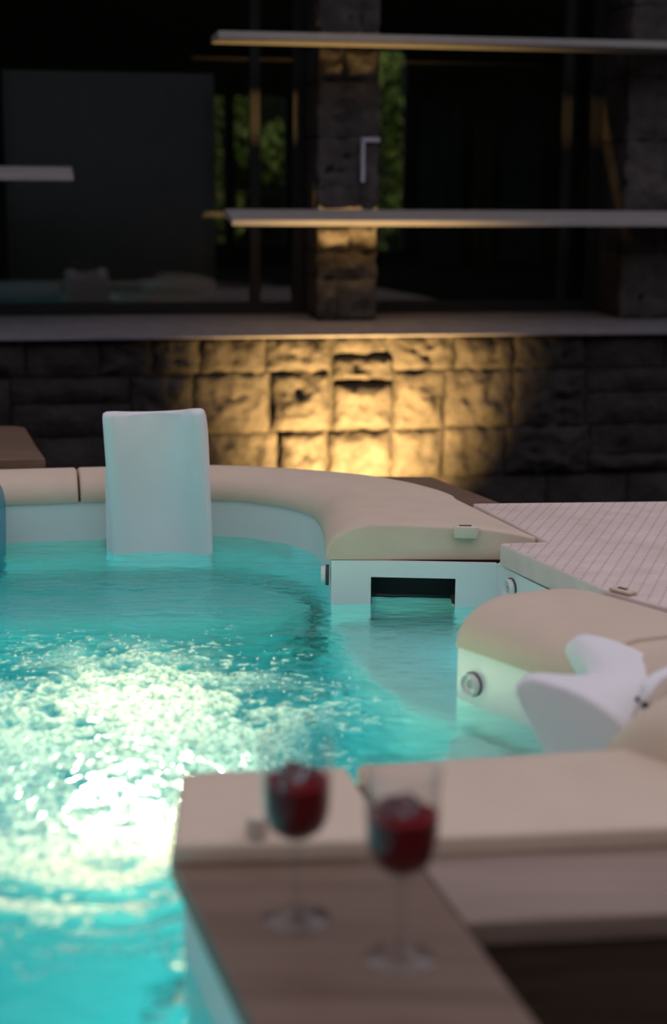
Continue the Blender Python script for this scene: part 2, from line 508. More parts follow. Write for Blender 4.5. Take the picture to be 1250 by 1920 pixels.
# window walls
def window(name, u0, u1, mull, pv=.36):
    r = empty(name); facade(r); tag(r, kind='structure')
    z0, z1 = .166, 2.38
    box('window_frame', u0, u1, pv - .03, pv + .03, z0, z0 + .05, M['frame'], r)
    box('window_frame', u0, u1, pv - .03, pv + .03, z1 - .05, z1, M['frame'], r)
    edges = [u0] + mull + [u1]
    for i, m in enumerate(edges):
        a = m if i == 0 else (m - .05 if i == len(edges) - 1 else m - .022)
        b = m + .05 if i == 0 else (m if i == len(edges) - 1 else m + .022)
        box('mullion', a, b, pv - .03, pv + .03, z0 + .05, z1 - .05, M['frame'], r)
    for a, b in zip(edges[:-1], edges[1:]):
        box('pane', a + .022, b - .022, pv - .006, pv + .006, z0 + .05, z1 - .05, M['pane'], r)
    return r
window('window_1', -1.615, -.082, [-.30])
window('window_2', .19, 1.284, [1.12])

# roof slab over the facade and the room behind it
roof = box('ceiling', -3.2, 3.2, -.7, 4.72, 2.4, 2.6, M['room']); facade(roof); tag(roof, kind='structure')
rf = box('floor_room', -3.2, 3.2, .44, 4.7, .05, .16, M['room']); facade(rf); tag(rf, kind='structure')
for nm, u0, u1 in (('wall_left', -3.2, -3.1), ('wall_right', 3.1, 3.2)):
    o = box(nm, u0, u1, .05, 4.7, .16, 2.4, M['room']); facade(o); tag(o, kind='structure')
for nm, u0, u1 in (('wall_front_left', -3.1, -2.6), ('wall_front_right', 2.3, 3.1)):
    o = box(nm, u0, u1, .05, .4, .166, 2.4, M['room']); facade(o); tag(o, kind='structure')
# rear wall with garden windows (a grid of wall pieces round the openings)
back = empty('wall_rear'); facade(back); tag(back, kind='structure')
OPEN = [(-.035, .045, .30, 1.31), (.115, .250, .30, 1.31), (.302, .475, .30, 1.31), (1.09, 1.335, .25, 1.63)]
us = [-3.1] + [q for o_ in OPEN for q in o_[:2]] + [3.1]
for i in range(0, len(us) - 1):
    a, b = us[i], us[i + 1]
    if i % 2 == 0:
        box('wall_panel', a, b, 4.6, 4.7, .16, 2.4, M['room'], back)
    else:
        _, _, z0, z1 = OPEN[i // 2]
        box('wall_panel', a, b, 4.6, 4.7, .16, z0, M['room'], back)
        box('wall_panel', a, b, 4.6, 4.7, z1, 2.4, M['room'], back)
        box('pane', a, b, 4.64, 4.65, z0, z1, M['pane'], back)
# inside: blind, drapes
def hang(name, u0, u1, v, z0, z1, mat, label, cat, amp, per, group=None):
    n = max(8, int((u1 - u0) / per * 8))
    V, Fc = [], []
    for i in range(n + 1):
        u = u0 + (u1 - u0) * i / n
        d = amp * math.sin(2 * PI * (u - u0) / per)
        for dv in (0, .012):
            V += [(u, v + d + dv, z0), (u, v + d + dv, z1)]
    for i in range(n):
        k = i * 4
        Fc += [(k, k + 4, k + 5, k + 1), (k + 2, k + 3, k + 7, k + 6), (k + 1, k + 5, k + 7, k + 3), (k, k + 2, k + 6, k + 4)]
    Fc += [(0, 1, 3, 2), (n * 4, n * 4 + 2, n * 4 + 3, n * 4 + 1)]
    o = mk(name, V, Fc, mat, smooth=True); facade(o)
    return tag(o, label, cat, group)
bl = hang('roller_blind', -1.38, -.455, .55, .165, 1.21, M['blind'], 'plain dark grey blind behind the left window', 'blind', .004, .5)
hang('drape', 1.42, 1.72, 4.48, .165, 1.30, M['curtain'], 'dark teal drape inside right of the garden window', 'curtain', .03, .1)
hang('drape', 1.80, 1.95, 4.48, .165, 1.30, M['ochre'], 'narrow ochre brown drape inside the right window', 'curtain', .02, .08)
hang('drape', 2.02, 2.30, 4.48, .165, 1.30, M['curtain'], 'dark blue drape at the far right inside the house', 'curtain', .03, .1)

# garden hedge beyond the rear windows
hd = empty('garden_hedge'); facade(hd)
tag(hd, 'yellow green garden hedge seen through the far windows', 'hedge')
V, Fc = [], []
rnd = random.Random(3)
for i in range(7500):
    u = rnd.uniform(-.9, 2.3); v = rnd.uniform(6.2, 7.0); z = rnd.uniform(-.3, 1.95)
    if noise.noise(Vector((u * 2.3, z * 2.3, 0))) < -.12: continue
    s_ = rnd.uniform(.03, .07)
    R_ = Matrix.Rotation(rnd.uniform(0, 6.3), 3, 'Z') @ Matrix.Rotation(rnd.uniform(-1.2, 1.2), 3, 'X')
    k = len(V)
    for c in ((-.4, 0, 0), (0, -1, .1), (.4, 0, 0), (0, 1, .1)):
        p_ = R_ @ Vector((c[0] * s_, c[1] * s_, c[2] * s_)); V.append((u + p_.x, v + p_.y, z + p_.z))
    Fc.append((k, k + 1, k + 2, k + 3))
lf = mk('leaves', V, Fc, M['leaf'], hd); lf['kind'] = 'stuff'
box('hedge_core', -1.2, 2.6, 6.95, 7.5, GZ, 1.9, M['hedge'], hd, bev=.1)
for u in (-.5, .2, .9, 1.6):
    lathe('trunk', [(.05, -.95), (.035, .2), (.012, 1.5)], M['wood_dark'], hd, 8, loc=(u, 6.7, 0))

# added unseen tree belt behind the viewer, dims skylight and window reflections
gh = empty('unseen_hedge', (0, 0, GZ)); tag(gh, 'unseen tall dark green hedge added to dim skylight and window reflections', 'hedge')
V, Fc = [], []
belt = catmull([(-6.5, 5.5), (-6.5, 2.0), (-5.5, -2.0), (-3.0, -4.2), (0, -5.0), (3.5, -4.6), (6.5, -2.5), (8.0, 1.0), (8.2, 4.0)], 8)
NB, NH = len(belt), 14
for i, b in enumerate(belt):
    t = (belt[min(i + 1, NB - 1)] - belt[max(i - 1, 0)]).normalized(); nr = Vector((t.y, -t.x))
    for j in range(NH + 1):
        z = 5.0 * j / NH
        d = .6 * noise.noise(Vector((b.x * .8, b.y * .8, z * .8))) + .8 * (j / NH) ** 3
        V.append((b.x + nr.x * d, b.y + nr.y * d, z + (.9 * noise.noise(Vector((b.x, b.y, 3))) if j == NH else 0)))
for i in range(NB - 1):
    for j in range(NH):
        k = i * (NH + 1) + j; Fc.append((k, k + 1, k + NH + 2, k + NH + 1))
hm = mk('foliage', V, Fc, M['hedge'], gh, smooth=True)
so_ = hm.modifiers.new('thick', 'SOLIDIFY'); so_.thickness = 1.0

# ground spotlight washing the stone wall
LZ = -.62
sp = empty('garden_spotlight', (0, 0, 0)); facade(sp)
tag(sp, 'small warm spotlight shining up the stone wall behind the tub', 'spotlight')
lu, lv = .045, -.80
lathe('housing', [(0, LZ - .09), (.035, LZ - .09), (.045, LZ - .01), (.045, LZ), (.038, LZ), (.038, LZ - .012), (0, LZ - .012)], M['metal'], sp, 24, loc=(lu, lv, 0))
lathe('lens', [(0, LZ - .008), (.037, LZ - .008)], M['lens_spot'], sp, 24, loc=(lu, lv, 0))
lathe('stake', [(0, GZ), (.012, GZ), (.012, LZ - .09), (0, LZ - .09)], M['metal'], sp, 12, loc=(lu, lv, 0))
sl = bpy.data.lights.new('spotlight_beam', 'SPOT')
sl.energy = 950; sl.color = (1, .60, .20); sl.spot_size = math.radians(99); sl.spot_blend = 1.0; sl.shadow_soft_size = .03
so = bpy.data.objects.new('spotlight_beam', sl); C.objects.link(so); so.parent = sp
so.location = (lu, lv, LZ + .01)
so.rotation_euler = Vector((.0, .59, .33)).to_track_quat('-Z', 'Y').to_euler()

# ------------------------------------------------------------------ TUB
WZ = -.19
far_pts = [(-1.95, 3.95), (-1.3, 4.062), (-.882, 4.146), (-.621, 4.198), (-.43, 4.232), (-.332, 4.237), (-.25, 4.222), (-.178, 4.186), (-.112, 4.13), (-.062, 4.055),
           (-.035, 3.98), (-.020, 3.89), (-.011, 3.75), (-.004, 3.56)]
right_pts = [(.235, 2.88), (.30, 2.797), (.357, 2.72), (.425, 2.625), (.475, 2.53), (.497, 2.43), (.487, 2.345), (.453, 2.275), (.386, 2.212)]
far_c = catmull(far_pts, 5); right_c = catmull(right_pts, 5)
pool = [(p.x, p.y) for p in far_c] + [(.372, 3.54), (.525, 3.125)] + [(p.x, p.y) for p in right_c] + \
       [(.383, 2.184), (-.175, 2.072), (-.188, 2.06), (-.184, 1.86), (-.060, 1.457), (.11, .90), (-1.95, .90)]
tub = empty('spa_tub', (0, 0, 0))
tag(tub, 'white acrylic spa tub lit teal from under the water', 'hot tub')
FZ = -.92
# inner wall, thickness outwards; the skimmer segment is built with its opening
n = len(pool)
i_sk = len(far_c) - 1
def seg_normal(a, b):
    d = Vector((b[0] - a[0], b[1] - a[1])).normalized()
    return Vector((-d.y, d.x))     # left of travel = outwards (polygon runs clockwise)
TH = .03
outp = []
for i in range(n):
    n1 = seg_normal(pool[i - 1], pool[i]); n2 = seg_normal(pool[i], pool[(i + 1) % n])
    b = (n1 + n2)
    b = b.normalized() * (TH / max(.35, b.normalized().dot(n1)))
    outp.append((pool[i][0] + b.x, pool[i][1] + b.y))
RZ = -.0905
V, Fc = [], []
for (x, y), (ox, oy) in zip(pool, outp):
    V += [(x, y, FZ), (x, y, RZ), (ox, oy, RZ), (ox, oy, FZ)]
for i in range(n):
    j = (i + 1) % n
    if i == i_sk: continue
    a, b = i * 4, j * 4
    Fc += [(a, b, b + 1, a + 1), (a + 1, b + 1, b + 2, a + 2), (a + 2, b + 2, b + 3, a + 3)]
wl = mk('basin_wall', V, Fc, M['acrylic'], tub, smooth=True); wl.data.set_sharp_from_angle(angle=math.radians(30))
# floor
bm = bmesh.new()
fc = bm.faces.new([bm.verts.new((x, y, FZ)) for x, y in pool]); bmesh.ops.triangulate(bm, faces=[fc])
bmesh.ops.recalc_face_normals(bm, faces=bm.faces[:])
fl = from_bm('basin_floor', bm, M['acrylic'], tub)
# skimmer wall with mouth
A, B_ = Vector(pool[i_sk]), Vector(pool[i_sk + 1])
sd = (B_ - A).normalized(); sn = Vector((-sd.y, sd.x)); sl_ = (B_ - A).length
def SK(s, d, z): p_ = A + sd * s + sn * d; return (p_.x, p_.y, z)
s0, s1, zt, zb = .091, .284, -.128, -.345
V = [SK(0, 0, FZ), SK(s0, 0, FZ), SK(s1, 0, FZ), SK(sl_, 0, FZ), SK(0, 0, zb), SK(s0, 0, zb), SK(s1, 0, zb), SK(sl_, 0, zb),
     SK(0, 0, zt), SK(s0, 0, zt), SK(s1, 0, zt), SK(sl_, 0, zt), SK(0, 0, RZ), SK(s0, 0, RZ), SK(s1, 0, RZ), SK(sl_, 0, RZ)]
Fc = [(0, 1, 5, 4), (1, 2, 6, 5), (2, 3, 7, 6), (4, 5, 9, 8), (6, 7, 11, 10), (8, 9, 13, 12), (9, 10, 14, 13), (10, 11, 15, 14)]
sw = mk('skimmer_wall', V, Fc, M['acrylic'], tub)
sw.modifiers.new('thick', 'SOLIDIFY').thickness = .012
def throat(name, za, zc, mat, bottom, top):
    V = [SK(s0, .0, za), SK(s1, .0, za), SK(s1, .0, zc), SK(s0, .0, zc), SK(s0, .09, za), SK(s1, .09, za), SK(s1, .09, zc), SK(s0, .09, zc)]
    Fc = [(1, 2, 6, 5), (3, 0, 4, 7), (4, 5, 6, 7)] + ([(0, 1, 5, 4)] if bottom else []) + ([(2, 3, 7, 6)] if top else [])
    return mk(name, V, Fc, mat, tub)
sk = throat('skimmer_mouth', -.212, zt, M['dark'], False, True); sk['label'] = 'black rectangular skimmer opening at the waterline'
throat('skimmer_throat', zb, -.212, M['acrylic'], True, False)
# seats under the water
bench1 = prism('seat', [(.0, 3.55), (.368, 3.532), (.52, 3.13), (.238, 2.885), (.13, 3.0), (.03, 3.30)], FZ, -.36, M['acrylic'], tub, bev=.03, allbev=True)
bench2 = prism('seat', [(.238, 2.87), (.355, 2.715), (.47, 2.53), (.49, 2.43), (.45, 2.28), (.40, 2.20), (.0, 2.115), (.03, 2.36), (.16, 2.60)], FZ, -.33, M['acrylic'], tub, bev=.03, allbev=True)
bench3 = prism('seat', [(-1.92, 3.93), (-.88, 4.13), (-.35, 4.22), (-.20, 4.18), (-.085, 4.045), (-.06, 3.96), (-.15, 3.84), (-.45, 3.78), (-1.9, 3.5)], FZ, -.55, M['acrylic'], tub, bev=.03, allbev=True)
# jet fittings
def jet(pos, nrm, r, name='jet'):
    e = lathe(name, [(0, .004), (r * .34, .004), (r * .34, .010), (r * .46, .010), (r * .50, .005), (r * .80, .006), (r * .94, .014), (r, .012), (r, -.004)], M['acrylic'], tub, 36)
    e.location = pos
    e.rotation_euler = Vector(nrm).to_track_quat('Z', 'Y').to_euler()
    g = lathe('seal_ring', [(r * .995, -.002), (r * 1.10, .0035), (r * 1.10, -.004)], M['ring'], e, 36)
    lathe('nozzle', [(r * .33, .0102), (r * .37, .0102)], M['ring'], e, 24)
    return e
d3 = (Vector(right_pts[1]) - Vector(right_pts[0])).normalized(); n3 = Vector((d3.y, -d3.x))   # towards the water
jp = Vector(right_pts[0]) + d3 * .045
jet((jp.x + n3.x * .001, jp.y + n3.y * .001, -.152), (n3.x, n3.y, 0), .021)
jet((-.0135, 3.60, -.135), (-1, .02, 0), .022)
wn = Vector((3.125 - 3.54, -(.525 - .372))).normalized()
jet((.40 + wn.x * .001, 3.464 + wn.y * .001, -.128), (wn.x, wn.y, 0), .021)
# underwater lights, all on the basin
def pool_light(pos, nrm, r, mat, energy, col, spread, kind='AREA', label=None):
    e = lathe('underwater_light', [(r, .012), (r * 1.25, .006), (r * 1.25, -.004)], M['metal'], tub, 28)
    e.location = pos; q = Vector(nrm).to_track_quat('Z', 'Y'); e.rotation_euler = q.to_euler()
    lathe('lens', [(0, .010), (r, .010)], mat, e, 28)
    l = bpy.data.lights.new('underwater_light_beam', 'AREA'); l.shape = 'DISK'; l.size = r * 2; l.energy = energy; l.color = col; l.spread = spread
    o = bpy.data.objects.new('underwater_light_beam', l); C.objects.link(o); o.parent = e
    o.location = (0, 0, .016); o.rotation_euler = (PI, 0, 0)
    return e
pool_light((-.190, 1.965, -.40), (-1, .75, .60), .06, M['lens_warm'], 2.3, (1, .62, .34), math.radians(125))
pool_light((-.155, 2.080, -.42), (-.40, 1, .45), .06, M['lens_warm'], 3.8, (1, .62, .34), math.radians(125))
prism('footrest', [(-.62, 2.72), (-.62, 3.16), (-.16, 3.16), (-.16, 2.72)], FZ, -.64, M['acrylic'], tub, bev=.03, allbev=True)
pool_light((-.39, 2.92, -.636), (0, -.12, 1), .09, M['lens_warm'], 4.4, (1, .64, .36), math.radians(125))
TE = (.0, .69, .80)
pool_light((-.05, 2.103, -.62), (-.3, 1, .05), .08, M['lens_teal'], 2.0, TE, PI)
pool_light((.448, 3.325, -.275), (-.93, -.35, -.05), .035, M['lens_teal'], .35, TE, PI)  # extra hidden lamp, added to brighten the water in the bay
pool_light((-.95, .91, -.60), (.1, 1, 0), .11, M['lens_teal'], 1.6, TE, PI)
pool_light((-1.94, 3.3, -.48), (1, .12, .05), .11, M['lens_teal'], 7.0, TE, PI)

# ------------------------------------------------------------------ coping cushions (swept)
def sweep(name, path, prof_fn, parent=None, mat=None, cap_bevel=True):
    """path list of Vector2 (lip line); outwards = left of travel"""
    V, Fc = [], []
    L_ = len(path)
    T = []
    for i in range(L_):
        a = path[max(0, i - 1)]; b = path[min(L_ - 1, i + 1)]
        T.append((b - a).normalized())
    acc = [0]
    for i in range(1, L_): acc.append(acc[-1] + (path[i] - path[i - 1]).length)
    m = None
    bev = .006
    rows = []
    for i in range(L_):
        rows.append((path[i], T[i], acc[i], 0))
    # end chamfers: small inset rows
    rows = [(rows[0][0], rows[0][1], rows[0][2], 1)] + [(rows[0][0] + rows[0][1] * bev * .35, rows[0][1], 0, .35)] + \
           [(rows[0][0] + rows[0][1] * bev, rows[0][1], 0, 0)] + rows[1:-1] + \
           [(rows[-1][0] - rows[-1][1] * bev, rows[-1][1], rows[-1][2], 0), (rows[-1][0] - rows[-1][1] * bev * .35, rows[-1][1], rows[-1][2], .35), (rows[-1][0], rows[-1][1], rows[-1][2], 1)]
    for p, t, s, ins in rows:
        nrm = Vector((-t.y, t.x))
        pr = prof_fn(s, acc[-1])
        m = len(pr)
        cx = sum(q[0] for q in pr) / m; cz = sum(q[1] for q in pr) / m
        for d, z in pr:
            if ins:
                k = bev * ins
                if z > -.085: z = z - k if d > .02 else z - k * .6
                d = d + (k if d < .1 and z > -.085 else 0)
            q = p + nrm * d
            V.append((q.x, q.y, z))
    R_ = len(rows)
    for i in range(R_ - 1):
        for k in range(m):
            k2 = (k + 1) % m
            Fc.append((i * m + k, (i + 1) * m + k, (i + 1) * m + k2, i * m + k2))
    Fc.append(tuple(range(m))); Fc.append(tuple((R_ - 1) * m + k for k in range(m - 1, -1, -1)))
    o = mk(name, V, Fc, mat or M['coping'], parent)
    bm = bmesh.new(); bm.from_mesh(o.data); bmesh.ops.recalc_face_normals(bm, faces=bm.faces[:]); bm.to_mesh(o.data); bm.free()
    o.data.polygons.foreach_set('use_smooth', [True] * len(o.data.polygons)); o.data.set_sharp_from_angle(angle=math.radians(42))
    return o

BASEZ = -.089
def dome(W, crown, drop, tail):
    """W: overall width, crown: top z, drop: how far the back falls, tail: z at the outer end"""
    pts = [(0, BASEZ), (-.002, -.078), (.002, -.063), (.012, -.047), (.028, -.034), (.05, -.0235), (.078, -.016), (.105, -.0125)]
    h = crown + .0125
    pts = [(d, z + h * max(0, (z + .089) / .0765)) for d, z in pts]
    k = 7
    for i in range(1, k + 1):
        t = i / k
        d = .105 + (W - .105) * t
        z = crown - drop * t ** 1.3
        if t > .62: z += (tail - (crown - drop)) * ((t - .62) / .38) ** 1.6
        pts.append((d, z))
    pts.append((W, BASEZ))
    return pts

def subpath(pts, a, b):
    acc = [0]
    for i in range(1, len(pts)): acc.append(acc[-1] + (pts[i] - pts[i - 1]).length)
    def ev(s):
        for i in range(1, len(pts)):
            if acc[i] >= s - 1e-9:
                t = (s - acc[i - 1]) / max(1e-9, acc[i] - acc[i - 1]); return pts[i - 1].lerp(pts[i], t)
        return pts[-1].copy()
    return [ev(a)] + [p for p, s in zip(pts, acc) if a + .004 < s < b - .004] + [ev(b)]
def arclen_at(pts, fn):
    acc = 0; best = (1e9, 0)
    for i in range(1, len(pts)):
        for k in range(20):
            p = pts[i - 1].lerp(pts[i], k / 20); s = acc + (pts[i] - pts[i - 1]).length * k / 20
            e = fn(p)
            if e < best[0]: best = (e, s)
        acc += (pts[i] - pts[i - 1]).length
    return best[1], acc
OV = .006   # overhang over the wall
def over(pts, d):
    out = []
    for i in range(len(pts)):
        t = (pts[min(i + 1, len(pts) - 1)] - pts[max(i - 1, 0)]).normalized()
        out.append(pts[i] - Vector((-t.y, t.x)) * d)
    return out
fo = over(far_c, OV)
s_gap, LF = arclen_at(fo, lambda p: abs(p.x + .676))
s_dk, _ = arclen_at(fo, lambda p: abs(p.y - 3.944) + (9 if p.x < -.1 else 0))
def prof_far(s, Ltot): return dome(.33, -.014, .045, -.07)
c1 = sweep('coping_cushion', subpath(fo, 0, s_gap - .003), prof_far)
tag(c1, 'beige padded coping on the far rim left of the dark gap', 'coping', 'beige coping cushions round the tub')
def prof_c2(s, Ltot):
    S_ = s + s_gap + .003
    k = max(0, min(1, (S_ - (s_dk - .42)) / .42))
    k2 = max(0, min(1, (S_ - s_dk) / (LF - s_dk)))
    k = k * k * (3 - 2 * k)
    W = .33 + (.36 - .33) * k + (.478 - .36) * k2
    return dome(W, -.014 + .004 * k, .045 * (1 - k) + .012 * k, (-.07) * (1 - k) + (-.038) * k)
s_sp, _ = arclen_at(fo, lambda p: abs(p.y - 3.97) + (9 if p.x < -.1 else 0))
c2 = sweep('coping_cushion', subpath(fo, s_gap + .003, s_sp - .001), prof_c2)
tag(c2, 'long beige padded coping curving along the far rim behind the tall headrest', 'coping', 'beige coping cushions round the tub')
def prof_c2b(s, Ltot):
    k2 = max(0, min(1, (s + s_sp - s_dk) / (LF - s_dk)))
    return dome(.36 + .118 * k2, -.006, .016, -.038)
fo2 = over(fo, .005)
s_b, LF2 = arclen_at(fo2, lambda p: abs(p.y - 3.97) + (9 if p.x < -.1 else 0))
c2b = sweep('coping_cushion', subpath(fo2, s_b, LF2), prof_c2b)
tag(c2b, 'beige padded coping above the black skimmer opening', 'coping', 'beige coping cushions round the tub')
ro = over(right_c, OV)
s_g2, LR = arclen_at(ro, lambda p: abs(p.y - 2.60))
def prof_c3(s, Ltot): return dome(.365, -.006, .02, -.04)
c3 = sweep('coping_cushion', subpath(ro, 0, s_g2 - .002), prof_c3)
tag(c3, 'beige padded coping with a jet in the wall below, behind the right headrest', 'coping', 'beige coping cushions round the tub')
def prof_c4(s, Ltot):
    t = s / Ltot
    e = max(0, (s - (Ltot - .09)) / .09)
    up = .052 * min(1, t / .5) ** 1.5
    nose = 1 - math.sqrt(max(0, 1 - e * e))
    return dome(.36, -.010 + up - nose * (.06 + up), .02 * (1 - nose), -.04 + up * .8 - nose * .03)
c4 = sweep('coping_cushion', subpath(ro, s_g2 + .002, LR), prof_c4)
tag(c4, 'beige padded coping at the right edge, end face towards the glasses', 'coping', 'beige coping cushions round the tub')

# latch recesses on the coping
def latch(x, y, z, rz, par):
    e = box('latch', -.028, .028, -.012, .012, 0, .007, M['coping'], par, bev=.003)
    e.location = (x, y, z); e.rotation_euler = (0, 0, rz)
    s_ = box('latch_slot', -.012, .010, -.003, .004, .0065, .0085, M['dark'], e)
    return e
lb = box('latch', -.030, .026, -.022, .012, -.024, .003, M['latch'], c2b, bev=.004)
lb.location = (.305, 3.570, -.011); lb.rotation_euler = (0, 0, -.05)
box('latch_slot', -.018, .010, -.010, -.004, .002, .0042, M['dark'], lb)

# ------------------------------------------------------------------ decks and boards
deck = prism('deck_panel', [(.350, 3.955), (.486, 3.528), (.374, 3.508), (.545, 3.095), (.62, 2.995), (.80, 2.80), (1.9, 2.80), (1.9, 4.13), (.849, 4.002)], -.085, -.035, M['deck'], bev=.006, allbev=True)
tag(deck, 'pinkish beige textured deck panel beside the coping at right', 'deck')
latch(.575, 3.075, -.034, -.9, deck)
stp = prism('wooden_step', [(.0, 4.62), (.163, 4.60), (.287, 4.60), (.470, 4.18), (.60, 4.0), (.40, 3.97), (.35, 4.2), (.15, 4.4)], -.16, -.088, M['wood'], bev=.006)
tag(stp, 'brown wooden ledge showing between the far coping and the deck panel', 'ledge')
lft = prism('wooden_platform', [(-2.6, 5.16), (-1.03, 5.125), (-.995, 5.10), (-.895, 4.75), (-.83, 4.535), (-2.0, 4.31), (-2.6, 4.31)], -.06, -.03, M['wood'], bev=.006)
tag(lft, 'brown wooden platform behind the coping at far left', 'platform')

wb = prism('wooden_board', [(-.201, 2.062), (-.201, 1.8692), (-.0757, 1.4565), (.102, .8545), (.3884, .8545), (.2097, 1.4643), (.1524, 1.6857), (.0825, 1.942), (.0825, 2.116)], -.0895, -.060, M['wood'], bev=.005, allbev=True)
tag(wb, 'brown wooden board at the tub corner carrying both glasses', 'board')
wb2 = prism('wooden_board', [(.0855, 2.116), (.0855, 1.942), (.1534, 1.6876), (.3884, 1.7148), (1.4565, 1.8449), (1.4565, 2.02), (.618, 1.92), (.374, 2.172)], -.0895, -.0605, M['wood2'], bev=.004, allbev=True)
tag(wb2, 'lighter brown wooden board running right above the dark recess', 'board')
# recess
rec = empty('sunken_box', (0, 0, 0)); tag(rec, 'dark brown sunken box framed by the wooden boards at lower right', 'recess')
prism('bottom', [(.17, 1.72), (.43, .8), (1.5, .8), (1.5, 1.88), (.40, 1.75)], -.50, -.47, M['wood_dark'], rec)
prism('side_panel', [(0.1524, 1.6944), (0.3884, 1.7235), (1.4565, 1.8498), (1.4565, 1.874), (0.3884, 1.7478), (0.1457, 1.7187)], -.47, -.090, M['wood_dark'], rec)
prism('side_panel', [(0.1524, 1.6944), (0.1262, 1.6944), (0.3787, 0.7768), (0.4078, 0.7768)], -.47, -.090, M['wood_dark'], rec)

# near coping panels
pa = prism('coping_slab', [(-.207, 2.085), (-.196, 1.838), (.078, 1.862), (.052, 1.976), (.021, 2.113)], -.0595, -.035, M['coping'], bev=.010, allbev=True)
tag(pa, 'small flat beige rim panel at the tub corner behind the left glass', 'coping', 'flat beige rim panels behind the glasses')
pb = prism('coping_slab', [(.034, 2.118), (.064, 1.976), (.090, 1.863), (.426, 1.906), (.62, 1.93), (.62, 1.955), (.478, 2.147), (.440, 2.199), (.39, 2.188)], -.0595, -.035, M['coping'], bev=.008, allbev=True)
tag(pb, 'long flat beige rim panel behind the right glass', 'coping', 'flat beige rim panels behind the glasses')
lt = lathe('release_knob', [(0, .030), (.010, .030), (.014, .026), (.015, .004), (.015, 0)], M['latch'], pa, 20)
lt.location = (-.092, 1.866, -.036)

# ------------------------------------------------------------------ headrests
def headrest(name, center, fwd, width, ztop, zbot, depth, lean, scoop, label, mat=None, slots=True):
    """front edge at center; fwd: unit 2D towards the pool; scooped front, rounded back"""
    r = empty(name, (center[0], center[1], 0), math.atan2(fwd[1], fwd[0]) + PI / 2)   # local -Y = forward
    # local: x across, y = distance back from the front edge
    H = ztop - zbot
    nx, nb = 28, 40
    def side(t):    # closed outline param in (back, z): front face upwards, over the round top, down the back
        pass
    outline = []
    nf = 14
    rt = .030 if depth > .2 else .016
    for i in range(nf + 1):
        t = i / nf
        outline.append((lean * (1 - t) ** 1.0, zbot + (H - rt) * t, 'f', t))
    for a in (30, 60, 90):
        A_ = math.radians(a)
        outline.append((rt * (1 - math.cos(A_)), ztop - rt + rt * math.sin(A_), 't', 1))
    # quarter-round back
    ztb = ztop
    bx, bz = depth, max(zbot + .04, ztop - depth * .6)
    for i in range(1, 11):
        A_ = math.radians(9 * i)
        outline.append((rt + (bx - rt) * math.sin(A_), bz + (ztb - bz) * math.cos(A_), 'b', 1 - i / 10))
    outline.append((max(depth * .62, lean + .02), zbot, 'b', 0))
    V, Fc = [], []
    m = len(outline)
    xs = []
    for i in range(nx + 1):
        t = i / nx
        xs.append(-width / 2 + width * t)
    def edge_in(x):     # rounding at both cheeks
        e = width / 2 - abs(x); rr = .012
        return 0 if e >= rr else rr - math.sqrt(max(0, rr * rr - (rr - e) ** 2))
    # finer rows at the cheeks
    xs = sorted(set([round(x, 5) for x in xs] + [round(sg * (width / 2 - q), 5) for sg in (-1, 1) for q in (0, .001, .003, .006, .009, .012)]))
    for x in xs:
        ei = edge_in(x)
        u = x / (width * .37)
        for b, z, kd, t in outline:
            bb, zz = b, z
            sc = 0
            if abs(u) < 1:
                sc = scoop * (math.cos(u * PI / 2) ** .75)
            if kd == 'f':
                bb = b + sc * max(0, t) ** 1.3 + ei
            elif kd == 't':
                bb = b + sc + ei * (1 - 0)
                zz = z - ei * .6 - sc * .2
            else:
                k = max(0, 1 - (b - rt) / (depth - rt))
                bb = b + sc * k - ei * .4
                zz = z - ei * .8 - sc * k * .2
            V.append((x, bb, zz))
    K = len(xs)
    for i in range(K - 1):
        for k in range(m):
            k2 = (k + 1) % m
            Fc.append((i * m + k, (i + 1) * m + k, (i + 1) * m + k2, i * m + k2))
    Fc.append(tuple(range(m))); Fc.append(tuple((K - 1) * m + k for k in range(m - 1, -1, -1)))
    o = mk('cushion', V, Fc, mat or M['headrest'], r)
    bm = bmesh.new(); bm.from_mesh(o.data); bmesh.ops.recalc_face_normals(bm, faces=bm.faces[:]); bm.to_mesh(o.data); bm.free()
    o.data.polygons.foreach_set('use_smooth', [True] * len(o.data.polygons)); o.data.set_sharp_from_angle(angle=math.radians(50))
    if slots:
        for x in (-width * .20, width * .20):
            A_ = math.radians(47 if depth > .2 else 40)
            b_ = rt + (bx - rt) * math.sin(A_); z_ = bz + (ztb - bz) * math.cos(A_)
            s_ = box('slot', -.006, .006, -.013, .013, -.003, .003, M['dark'], r, bev=.002)
            sc_ = scoop * (math.cos(x / (width * .37) * PI / 2) ** .9) if abs(x) < width * .37 else 0; k_ = max(0, 1 - (b_ - rt) / (depth - rt))
            s_.location = (x, b_ + sc_ * k_ + .002, z_ - sc_ * k_ * .2 + .004); s_.rotation_euler = (-math.radians(33), 0, 0)
    tag(r, label, 'headrest', 'white headrests hung in the tub')
    return r
h1 = headrest('spa_headrest', (-.450, 3.99), (.02, -1), .256, .187, -.34, .15, .045, .085, 'tall white scooped headrest standing at the far rim of the tub')
h1.rotation_euler.y = math.radians(-2.3)
pl = box('back_plate', -.139, .09, .07, .13, -.34, .03, M['headrest'], h1, bev=.006); pl.rotation_euler.y = math.radians(2.3)
h2f = Vector((-.892, .452))
h2 = headrest('spa_headrest', (.345, 2.52), (h2f.x, h2f.y), .285, .010, -.235, .222, .125, .074, 'white crescent headrest at the right, seen from above beside the near rim')
h3 = headrest('tub_backrest', (-.978, 3.93), (.02, -1), .26, .01, -.40, .14, .02, .03, 'blue backrest only just showing at the left edge of the picture', mat=M['blue'], slots=False)
h3['category'] = 'backrest'; del h3['group']
